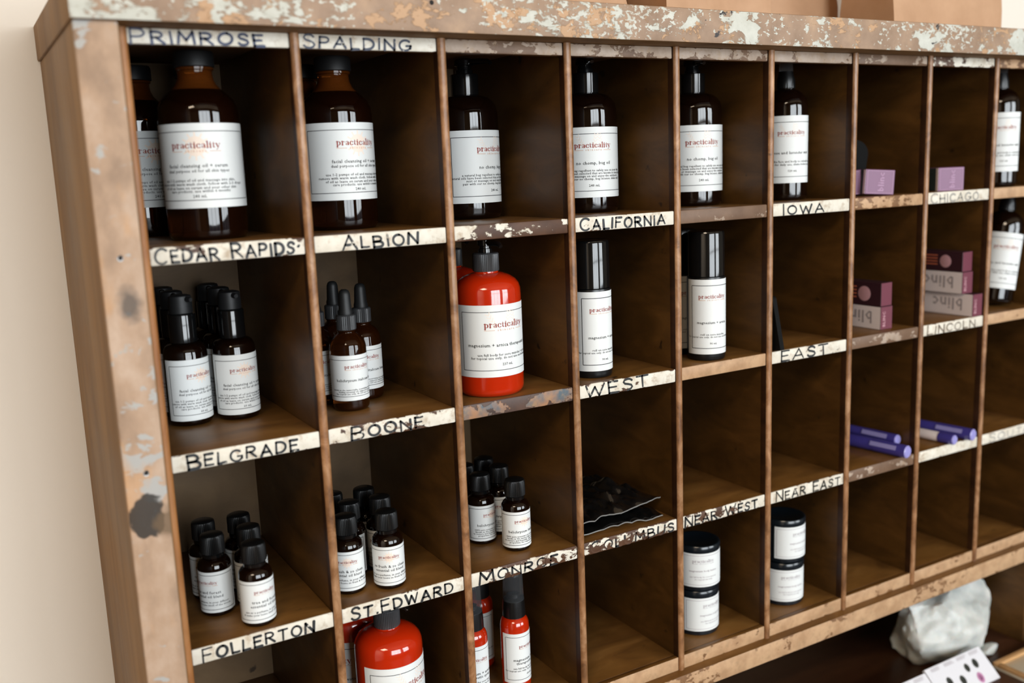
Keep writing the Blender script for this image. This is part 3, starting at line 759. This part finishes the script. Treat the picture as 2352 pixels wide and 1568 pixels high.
bottle('mist', 'mist_bottle', 'slim amber mist bottle with clear tapered cap standing above the Iowa shelf label', 'bottle', 5.66, .50, Z1, 19, 'mist', G)
bottle('mist', 'mist_bottle', 'slim amber mist bottle at the far right of the top row', 'bottle', 8.47, .29, Z1, 19, 'mist', G)
bottle('mist', 'mist_bottle', 'amber bottle leaning to the right in the far right pigeonhole of the second row', 'bottle', 8.62, .36, Z2 + .033, 18, 'mist', G, ('Y', 10))
G = 'treatment pump bottles above the Belgrade label'
T_ = 'small amber bottle with black treatment pump above Belgrade label, '
for k, (x, y, th, lab) in enumerate(((.330, .857 - .02, 37, 'front left'), (.652, .80, 24, 'front right'), (.335, 1.15, 10, 'middle of the left row'), (.655, 1.11, 15, 'middle of the right row'), (.33, 1.47, 0, 'rear of the left row'), (.652, 1.43, 5, 'rear of the right row'))):
    bottle('treatment', 'treatment_bottle', T_ + lab, 'bottle', x, y, Z2, th, 'facial', G)
G = 'dropper bottles above the Boone label'
for x, y, th, lab in ((1.377, .495, 28, 'frontmost of the four'), (1.60, .765, 12, 'right one behind'), (1.25, .80, 20, 'left one beside the divider'), (1.50, 1.08, 5, 'rearmost of the four')):
    bottle('dropper', 'dropper_bottle', 'amber dropper bottle with black rubber bulb above Boone label, ' + lab, 'bottle', x, y, Z2, th, 'heli', G)
G = 'red lotion pump bottles'
bottle('lotion_pump', 'lotion_bottle', 'bright red lotion bottle with ribbed pump above the bare dark shelf edge, front one', 'bottle', 2.424, .315, Z2, 31, 'mag', G)
bottle('lotion_pump', 'lotion_bottle', 'second red lotion pump bottle hidden behind the front one in the second row', 'bottle', 2.42, .90, Z2, 40, 'mag', G)
bottle('lotion_pump_low', 'lotion_bottle', 'bright red lotion bottle with ribbed pump beneath the St. Edward label, front one', 'bottle', 1.455, .29, Z4, 45, 'mag', G)
bottle('lotion_pump_low', 'lotion_bottle', 'red lotion bottle half hidden behind the divider beneath the St. Edward label', 'bottle', 1.36, .83, Z4, -40, 'mag', G)
G = 'black roll-on bottles'
bottle('roll_on', 'roll_on_bottle', 'black roll-on bottle with glossy cap standing above the West label', 'bottle', 3.338, .29, Z2, 40, 'roll', G)
bottle('roll_on', 'roll_on_bottle', 'black roll-on bottle with glossy cap right of the West pigeonhole, front one', 'bottle', 4.463, .215, Z2, 22, 'roll', G)
bottle('roll_on', 'roll_on_bottle', 'black roll-on bottle mostly hidden behind another in the fifth pigeonhole', 'bottle', 4.47, .57, Z2, 50, 'roll', G)
G = 'small essential oil bottles'
O_ = 'tiny amber essential oil bottle with black ribbed cap '
for x, y, th, lab in ((.513, .194, 30, 'above Follerton label, frontmost'), (.319, .515, -35, 'above Follerton label, front left'), (.57, .52, 20, 'above Follerton label, directly behind the frontmost'), (.575, .80, 10, 'above Follerton label, rear right'), (.33, .82, 0, 'above Follerton label, rear left')):
    bottle('oil', 'oil_bottle', O_ + lab, 'bottle', x, y, Z3, th, 'woods', G)
for x, y, th, lab in ((1.475, .225, 2, 'above St. Edward label, front right'), (1.200, .31, -5, 'above St. Edward label, front left'), (1.325, .57, -50, 'above St. Edward label, middle left'), (1.56, .545, -10, 'above St. Edward label, middle right'), (1.535, .80, 10, 'above St. Edward label, rear right'), (1.29, .83, 20, 'above St. Edward label, rear left')):
    bottle('oil', 'oil_bottle', O_ + lab, 'bottle', x, y, Z3, th, 'fresh', G)
for x, y, th, lab in ((2.574, .283, 35, 'above Monroe label, front right'), (2.42, .565, 48, 'above Monroe label, front left'), (2.645, .66, 20, 'above Monroe label, middle right'), (2.65, .92, 0, 'above Monroe label, rear right'), (2.43, .85, 10, 'above Monroe label, rear left')):
    bottle('oil', 'oil_bottle', O_ + lab, 'bottle', x, y, Z3, th, 'heli', G)
G = 'red spray bottles beneath the Monroe label'
for x, y, th, lab in ((2.60, .42, 58, 'right one'), (2.215, .42, 18, 'left one beside the divider'), (2.53, .90, -40, 'one at the back')):
    bottle('spray', 'spray_bottle', 'slim red spray bottle with clear cap beneath Monroe label, ' + lab, 'bottle', x, y, Z4, th, 'spray', G)
G = 'black jars in the bottom row'
for x, y, z, th, lab in ((4.472, .372, Z4, 47, 'lower jar of the stack beneath the Near West label'), (4.478, .362, Z4 + .421, 17, 'upper jar of the stack beneath the Near West label'),
                         (5.530, .36, Z4, 28, 'lower jar of the stack beneath the Near East label'), (5.545, .36, Z4 + .421, 55, 'upper jar of the stack beneath the Near East label')):
    bottle('jar', 'jar', 'round black jar with white label, ' + lab, 'jar', x, y, z, th, 'jar', G)

# ================================================================ boxes, tubes, pouches
def text_on(name, s, size, mat, parent, loc, rot):
    v, f, wd = font_text(s)
    me = mesh(name, [((a[0] - wd / 2) * size, 0, (a[1] - .35) * size) for a in v], f, [mat])
    return link(name, me, parent, Vector(loc) * U, rot)

def purple_box(label, x, y, rz_, roll, w=.30, d=.16, h=.225):
    o = thing('mascara_box', label, 'box', W(x, y, 0), (0, 0, R(rz_)), 'small mauve boxes in the top row')
    bm = bmesh.new(); bm_box(bm, -w / 2, w / 2, -d / 2, d / 2, 0, h, 0, .004, 1); bm.normal_update()
    for f in bm.faces:
        if f.normal.x < -.8: f.material_index = 1
    b = link('carton', bm_mesh('carton', bm, [M['purple'], M['boxside']], 35), o)
    bm = bmesh.new()
    for x0, x1, z0, z1 in ((-w * .44, w * .44, h * .94, h * .955), (-w * .44, w * .44, h * .045, h * .06), (-w * .44, -w * .425, h * .06, h * .94), (w * .425, w * .44, h * .06, h * .94)):
        bm_box(bm, x0, x1, -d / 2 - .0016, -d / 2 - .0004, z0, z1)
    link('border', bm_mesh('border', bm, [M['purple_lt']]), b)
    bm = bmesh.new(); bm_box(bm, -w / 2 - .0016, -w / 2 - .0004, -d * .5, -d * .30, 0.004, h - .004); link('side_stripe', bm_mesh('side_stripe', bm, [M['boxwhite']]), b)
    text_on('print', 'blinc', .085, M['purple_lt'], b, (.01, -d / 2 - .002, h * .5), (0, R(-90), 0))
    if roll:
        o.rotation_euler = (Matrix.Rotation(R(roll), 3, 'Y') @ o.rotation_euler.to_matrix()).to_euler()
        if roll > 0: o.location.z += (w / 2) * math.sin(R(roll)) * U
        else: o.location.z += (w / 2) * math.sin(R(-roll)) * U
    return o
purple_box('mauve purple carton leaning right, right of the two left of the Chicago pigeonhole', 6.50, .20, -18, 4)
purple_box('mauve purple carton mostly hidden behind a divider, in front of the rounded black paddle', 6.26, .36, -18, -4)
purple_box('mauve purple carton standing above the Chicago label', 7.50, .18, -14, 0)

def paddle(label, x, y, z, rz_, hgt, wtop, wbot, lean=0, th=.03):
    V = []; n = 14; out = [(-wbot / 2, 0), (wbot / 2, 0)]
    out += [(wtop / 2 * math.cos(R(a)), hgt - wtop / 2 + wtop / 2 * math.sin(R(a))) for a in range(0, 181, 15)]
    m = len(out)
    for yy in (-th / 2, th / 2): V += [(a, yy, b) for a, b in out]
    F = [tuple(range(m)), tuple(range(2 * m - 1, m - 1, -1))] + [(i, m + i, m + (i + 1) % m, (i + 1) % m) for i in range(m)]
    o = link('display_paddle', mesh('display_paddle', V, F, [M['matte']], None, 40), None, W(x, y, z), (0, R(lean), R(rz_)))
    return tag(o, label, 'display stand', 'black display paddles')
paddle('flat black paddle with rounded top behind the two mauve cartons', 6.56, .50, 0, -30, .52, .27, .17)
paddle('flat black paddle seen edge-on left of the single mauve carton', 7.30, .42, 0, -58, .52, .24, .16)
o = paddle('thin black blade leaning by the divider above the East label', 5.085, .02, Z2 + .013, 88, .47, .07, .15, 8, .045)

# stacked make-up cartons
def carton(label, x, y, z, w, l, h, white, rz_, side_text, band=False):
    o = thing('makeup_carton', label, 'box', W(x, y, z), (0, 0, R(rz_)), 'stacked maroon and white cartons')
    bm = bmesh.new(); bm_box(bm, 0, w, 0, l, 0, h, 0, .004, 1); bm.normal_update()
    for f in bm.faces:
        if f.normal.x < -.8: f.material_index = 1
        elif f.normal.y < -.8: f.material_index = 2
    b = link('carton', bm_mesh('carton', bm, [M['maroon_dk'], M['boxwhite'] if white else M['maroon_dk'], M['maroon']], 35), o)
    if white:
        text_on('print', side_text, .17, M['greyprint'], b, (-.0016, l * .28, h * .5), (0, R(180), R(-90)))
        text_on('end_print', 'BLINC', .05, M['pink_lt'], b, (w * .28, -.0016, h * .45), (0, R(-90), 0))
    else:
        bm = bmesh.new()
        for k in range(4): bm_box(bm, -.0016, -.0004, .28, l * .95, h * (.30 + .15 * k), h * (.36 + .15 * k))
        link('stripes', bm_mesh('stripes', bm, [M['orange_ink']]), b)
        me = lathe('emblem', [(0, 0), (h * .30, 0), (h * .32, -.001)], [M['pink_lt']], 24)
        e = link('emblem', me, b, Vector((-.0016, .19, h * .5)) * U, (0, R(-90), 0))
    return o
carton('white sided maroon carton at the bottom of the stack right of the East pigeonhole', 6.56, .135, Z2, .165, .95, .222, True, 0, 'blinc')
carton('dark maroon carton with copper stripes topping the stack right of the East pigeonhole', 6.565, .14, Z2 + .223, .16, .9, .225, False, 2, '')
carton('lowest white sided carton of the stack above the Lincoln label', 7.80, .032, Z2, .155, 1.0, .228, True, 0, 'blinc')
carton('middle white sided carton of the stack above the Lincoln label', 7.74, .115, Z2 + .229, .165, .95, .222, True, 0, 'blinc')
carton('maroon carton with copper stripes on top of the stack above the Lincoln label', 7.74, .12, Z2 + .452, .16, .9, .20, False, 2, '')

# violet tubes lying on their sides
def tube(label, x, y, z, yaw, l, r_, white=False):
    cf = .2 if white else .42
    o = thing('cosmetic_tube', label, 'tube', W(x, y, z + r_), (0, 0, R(yaw)), 'violet tubes lying in the third row')
    a = lathe('tube_body', [(0, 0), (r_ * .8, .002), (r_ * .97, .012), (r_, .03), (r_, l * cf)], [M['tube_lt'], M['tube']], 28, 40, [0, 0, 1, 1])
    link('tube_cap', a, o, (0, 0, 0), (R(-90), 0, 0))
    b = lathe('tube_body', [(r_ * .94, l * cf), (r_ * .96, l * cf + .01), (r_ * .96, l), (r_ * .8, l + .01), (0, l + .011)], [M['boxwhite'] if white else M['tube']], 28, 40)
    link('tube_body', b, o, (0, 0, 0), (R(-90), 0, 0))
    if white: return o
    bm = bmesh.new(); bm_box(bm, -.022, .022, .1, .38, r_ + .0004, r_ + .0016); pr = link('print', bm_mesh('print', bm, [M['tube_lt']]), o, (0, 0, 0), (0, R(-62), 0))
    return o
tube('violet tube lying below the stacked maroon cartons, front one of two', 6.80, -.04, Z3, 8, .85, .064)
tube('violet tube lying below the stacked maroon cartons, rear one of two', 6.905, .16, Z3 + .066, 6, .85, .055)
tube('violet tube with white barrel lying in front under the Lincoln pigeonhole', 7.53, -.03, Z3, 6, .85, .052, True)
tube('violet tube lying behind the white barrelled tube under the Lincoln pigeonhole', 7.80, -.05, Z3, 8, .9, .062)

# crumpled pouches
def pouch(label, x0, x1, y0, y1, z, h, seed, rz_, lift_=.05):
    n = 56; V = []; F = []; FM = []
    w, l = x1 - x0, y1 - y0
    def base(u, v):                            # how far the whole pouch is lifted off what it lies on
        return .02 + lift_ * (.5 + mnoise.noise(Vector((u * 2.6 + seed, v * 2.2, 7)))) * (.35 + .65 * u) + .03 * abs(mnoise.noise(Vector((u * 6 + seed, v * 2, 3))))
    def hgt(u, v, s):
        e = (min(1, min(u, 1 - u) * 5) * min(1, min(v, 1 - v) * 5)) ** .7
        q = abs(mnoise.noise(Vector((u * 5 + seed, v * 4 + u * 2, s * 3.1)))) * 1.3 + abs(mnoise.noise(Vector((u * 11 + v * 4 + seed, v * 9, s * 5)))) * .5
        b = base(u, v)
        return max(.004, b + h * e * (.4 + q)) if s > 0 else max(0, b - .009 - min(b, .4 * h * e))
    for s in (-1, 1):
        for j in range(n + 1):
            for i in range(n + 1):
                u, v = i / n, j / n
                V.append((-w / 2 + w * u + .02 * mnoise.noise(Vector((v * 5, seed, u))), -l / 2 + l * v + .03 * mnoise.noise(Vector((u * 5, seed, 1))), hgt(u, v, s)))
    N = (n + 1) ** 2
    for s in (0, 1):
        for j in range(n):
            for i in range(n):
                a = s * N + j * (n + 1) + i; q = (a, a + 1, a + n + 2, a + n + 1)
                F.append(q if s else q[::-1]); FM.append(0)
    ring = [i for i in range(n + 1)] + [j * (n + 1) + n for j in range(1, n + 1)] + [n * (n + 1) + i for i in range(n - 1, -1, -1)] + [j * (n + 1) for j in range(n - 1, 0, -1)]
    for k in range(len(ring)):
        a, b = ring[k], ring[(k + 1) % len(ring)]; F.append((a, b, N + b, N + a)); FM.append(1)
    o = link('plastic_pouch', mesh('plastic_pouch', V, F, [M['film'], M['film_edge']], FM, 25), None, W((x0 + x1) / 2, (y0 + y1) / 2, z), (0, 0, R(rz_)))
    return tag(o, label, 'pouch', 'crumpled black pouches')
pouch('crumpled glossy black plastic pouch lying lowest above the Columbus label', 3.08, 3.90, .10, 1.0, Z3, .045, 1.3, -4, .03)
pouch('crumpled glossy black plastic pouch lying on another above the Columbus label', 3.08, 3.90, .16, 1.10, Z3 + .085, .09, 4.1, 3, .06)

# ================================================================ bags on top
def bag(label, x, y, w, d, h, rz_, seed):
    nx, nz, nd = 14, 16, 6; V = []; F = []
    ring = []
    per = [(i / nx, 0) for i in range(nx)] + [(1, j / nd) for j in range(nd)] + [(1 - i / nx, 1) for i in range(nx)] + [(0, 1 - j / nd) for j in range(nd)]
    m = len(per)
    for k in range(nz + 1):
        t_ = k / nz; dd = d * (1 - .9 * t_ ** 1.4)
        for u, v in per:
            px = (u - .5) * w; py = (v - .5) * dd
            if u in (0, 1): px += (-1 if u == 1 else 1) * .10 * d * t_ * math.sin(math.pi * v)
            q = .035 * mnoise.noise(Vector((u * 3 + seed, v * 3, t_ * 3))) + .02 * mnoise.noise(Vector((u * 7 + seed, v * 5, t_ * 8)))
            e = min(1, t_ * 6)
            V.append((px + q * e * .6, py + q * e * 1.2 * (-1 if v < .5 else 1), h * t_ + (.012 if k == 0 and 0 < u < 1 and v in (0, 1) and int(u * 10) % 4 == 0 else 0)))
    for k in range(nz):
        for i in range(m):
            j = (i + 1) % m; F.append((k * m + i, k * m + j, (k + 1) * m + j, (k + 1) * m + i))
    F.append(tuple(range(m - 1, -1, -1))); F.append(tuple(nz * m + i for i in range(m)))
    o = thing('paper_bag', label, 'bag', W(x, y, ZB), (0, 0, R(rz_)), 'kraft paper bags on top of the cabinet')
    link('body', mesh('bag_body', V, F, [M['kraft']], None, 30), o)
    bm = bmesh.new(); bm_box(bm, -w / 2 - .01, w / 2 + .01, -d * .05 - .03, d * .05 + .03, h - .16, h + .01, 0, .012)
    link('folded_top', bm_mesh('folded_top', bm, [M['kraft']], 40), o)
    return o
bag('kraft paper bag at the left end of the row on top', 2.62, .55, 1.05, .6, 1.7, 3, 1.0)
bag('kraft paper bag standing second from the left on top', 3.62, .80, .62, .6, 1.6, -4, 5.0)
bag('wide smooth kraft paper bag in the middle of the row on top', 4.66, .55, 1.12, .6, 1.8, 0, 9.0)
bag('darker kraft paper bag half hidden behind the rightmost bag on top', 6.30, 1.22, 1.05, .50, 1.7, -4, 14.0)
bag('large creased kraft paper bag at the right end of the row on top', 7.46, .48, 1.66, .62, 1.9, 2, 21.0)

# ================================================================ things on the counter
def stone(name, label, cat, loc, size, seed, mat, sub=4, rough=.35, cuts=14):
    bm = bmesh.new(); bmesh.ops.create_icosphere(bm, subdivisions=sub, radius=1)
    rg = random.Random(seed); planes = []
    for _ in range(cuts):
        nrm = Vector((rg.gauss(0, 1), rg.gauss(0, 1), rg.gauss(0, 1))).normalized(); planes.append((nrm, rg.uniform(.66, .95)))
    for v in bm.verts:
        p = v.co.copy()
        for nrm, d in planes:
            k = p.dot(nrm)
            if k > d: p -= nrm * (k - d)
        p *= 1 + .12 * mnoise.noise(p * 1.9 + Vector((seed, 0, 0))) + .05 * mnoise.noise(p * 4.5) + .025 * mnoise.noise(p * 11)
        v.co = Vector((p.x * size[0], p.y * size[1], p.z * size[2]))
    zl = min(v.co.z for v in bm.verts)
    for v in bm.verts: v.co.z = max(v.co.z - zl * .62, 0)
    o = link(name, bm_mesh(name, bm, [mat], 28), None, loc)
    return tag(o, label, cat)
stone('quartz_rock', 'big milky white quartz rock on the counter under the cabinet', 'rock', W(8.20, .50, ZC), (.82, .46, .56), 5, M['rock'], 5, .35, 22)
stone('quartz_chip', 'small white quartz chip beside the printed card on the counter', 'rock', W(8.46, .10, ZC), (.17, .075, .06), 9, M['rock'], 3, .3, 8)

def card(label, x, y, z, w, l, tilt, dots):
    o = thing('stone_guide_card', label, 'card', W(x, y, z), (R(-90 + tilt), 0, 0), 'printed stone guide cards on the counter')
    bm = bmesh.new(); bm_box(bm, 0, w, 0, .035, 0, l, 0, .003, 1); b = link('card_stock', bm_mesh('card_stock', bm, [M['card']], 40), o)
    bm = bmesh.new(); rg = random.Random(4)
    for k in range(4):
        x0 = w * (.08 + .23 * k)
        for j in range(6): bm_box(bm, x0 + .004, x0 + w * (.16 + rg.uniform(-.02, .02)), -.0014, -.0004, l * (.86 + .017 * j), l * (.866 + .017 * j))
    link('print', bm_mesh('print', bm, [M['greyprint']]), b)
    for dx, dz, s, mt in dots:
        e = link('stone_picture', lathe('stone_picture', [(0, 0), (s * .6, 0), (s, .0006), (s * 1.02, 0)], [M[mt]], 14), b, Vector((dx * w, -.0012, dz * l)) * U, (R(90), R(20 * dx), 0)); e.scale = (1, 1.25, 1)
    return o
card('white printed card with dark stone pictures in front of the quartz rock, right one', 7.16, -.31, ZC + .012, .90, .36, 42, ((.45, .35, .04, 'stone_pic'), (.62, .6, .036, 'stone_pic'), (.78, .62, .04, 'stone_pic'), (.72, .22, .045, 'pink_pic'), (.25, .45, .04, 'stone_pic')))
card('white printed card in front of the quartz rock, left one', 6.22, -.35, ZC + .012, .90, .36, 42, ((.5, .4, .04, 'stone_pic'), (.75, .55, .038, 'stone_pic')))
tr = thing('wooden_tray', 'shallow pale wooden tray at the right end of the counter', 'tray', W(8.19, -.95, ZC))
link('base', box_mesh('base', 0, 1.1, 0, .82, 0, .03, [M['traybase']], .004), tr)
for nm, a in (('rim', (0, 1.1, .76, .82, .03, .07)), ('rim', (0, 1.1, 0, .06, .03, .07)), ('rim', (0, .06, .06, .76, .03, .07)), ('rim', (1.04, 1.1, .06, .76, .03, .07))):
    link(nm, box_mesh('rim', *a, [M['traywood']], .006), tr)
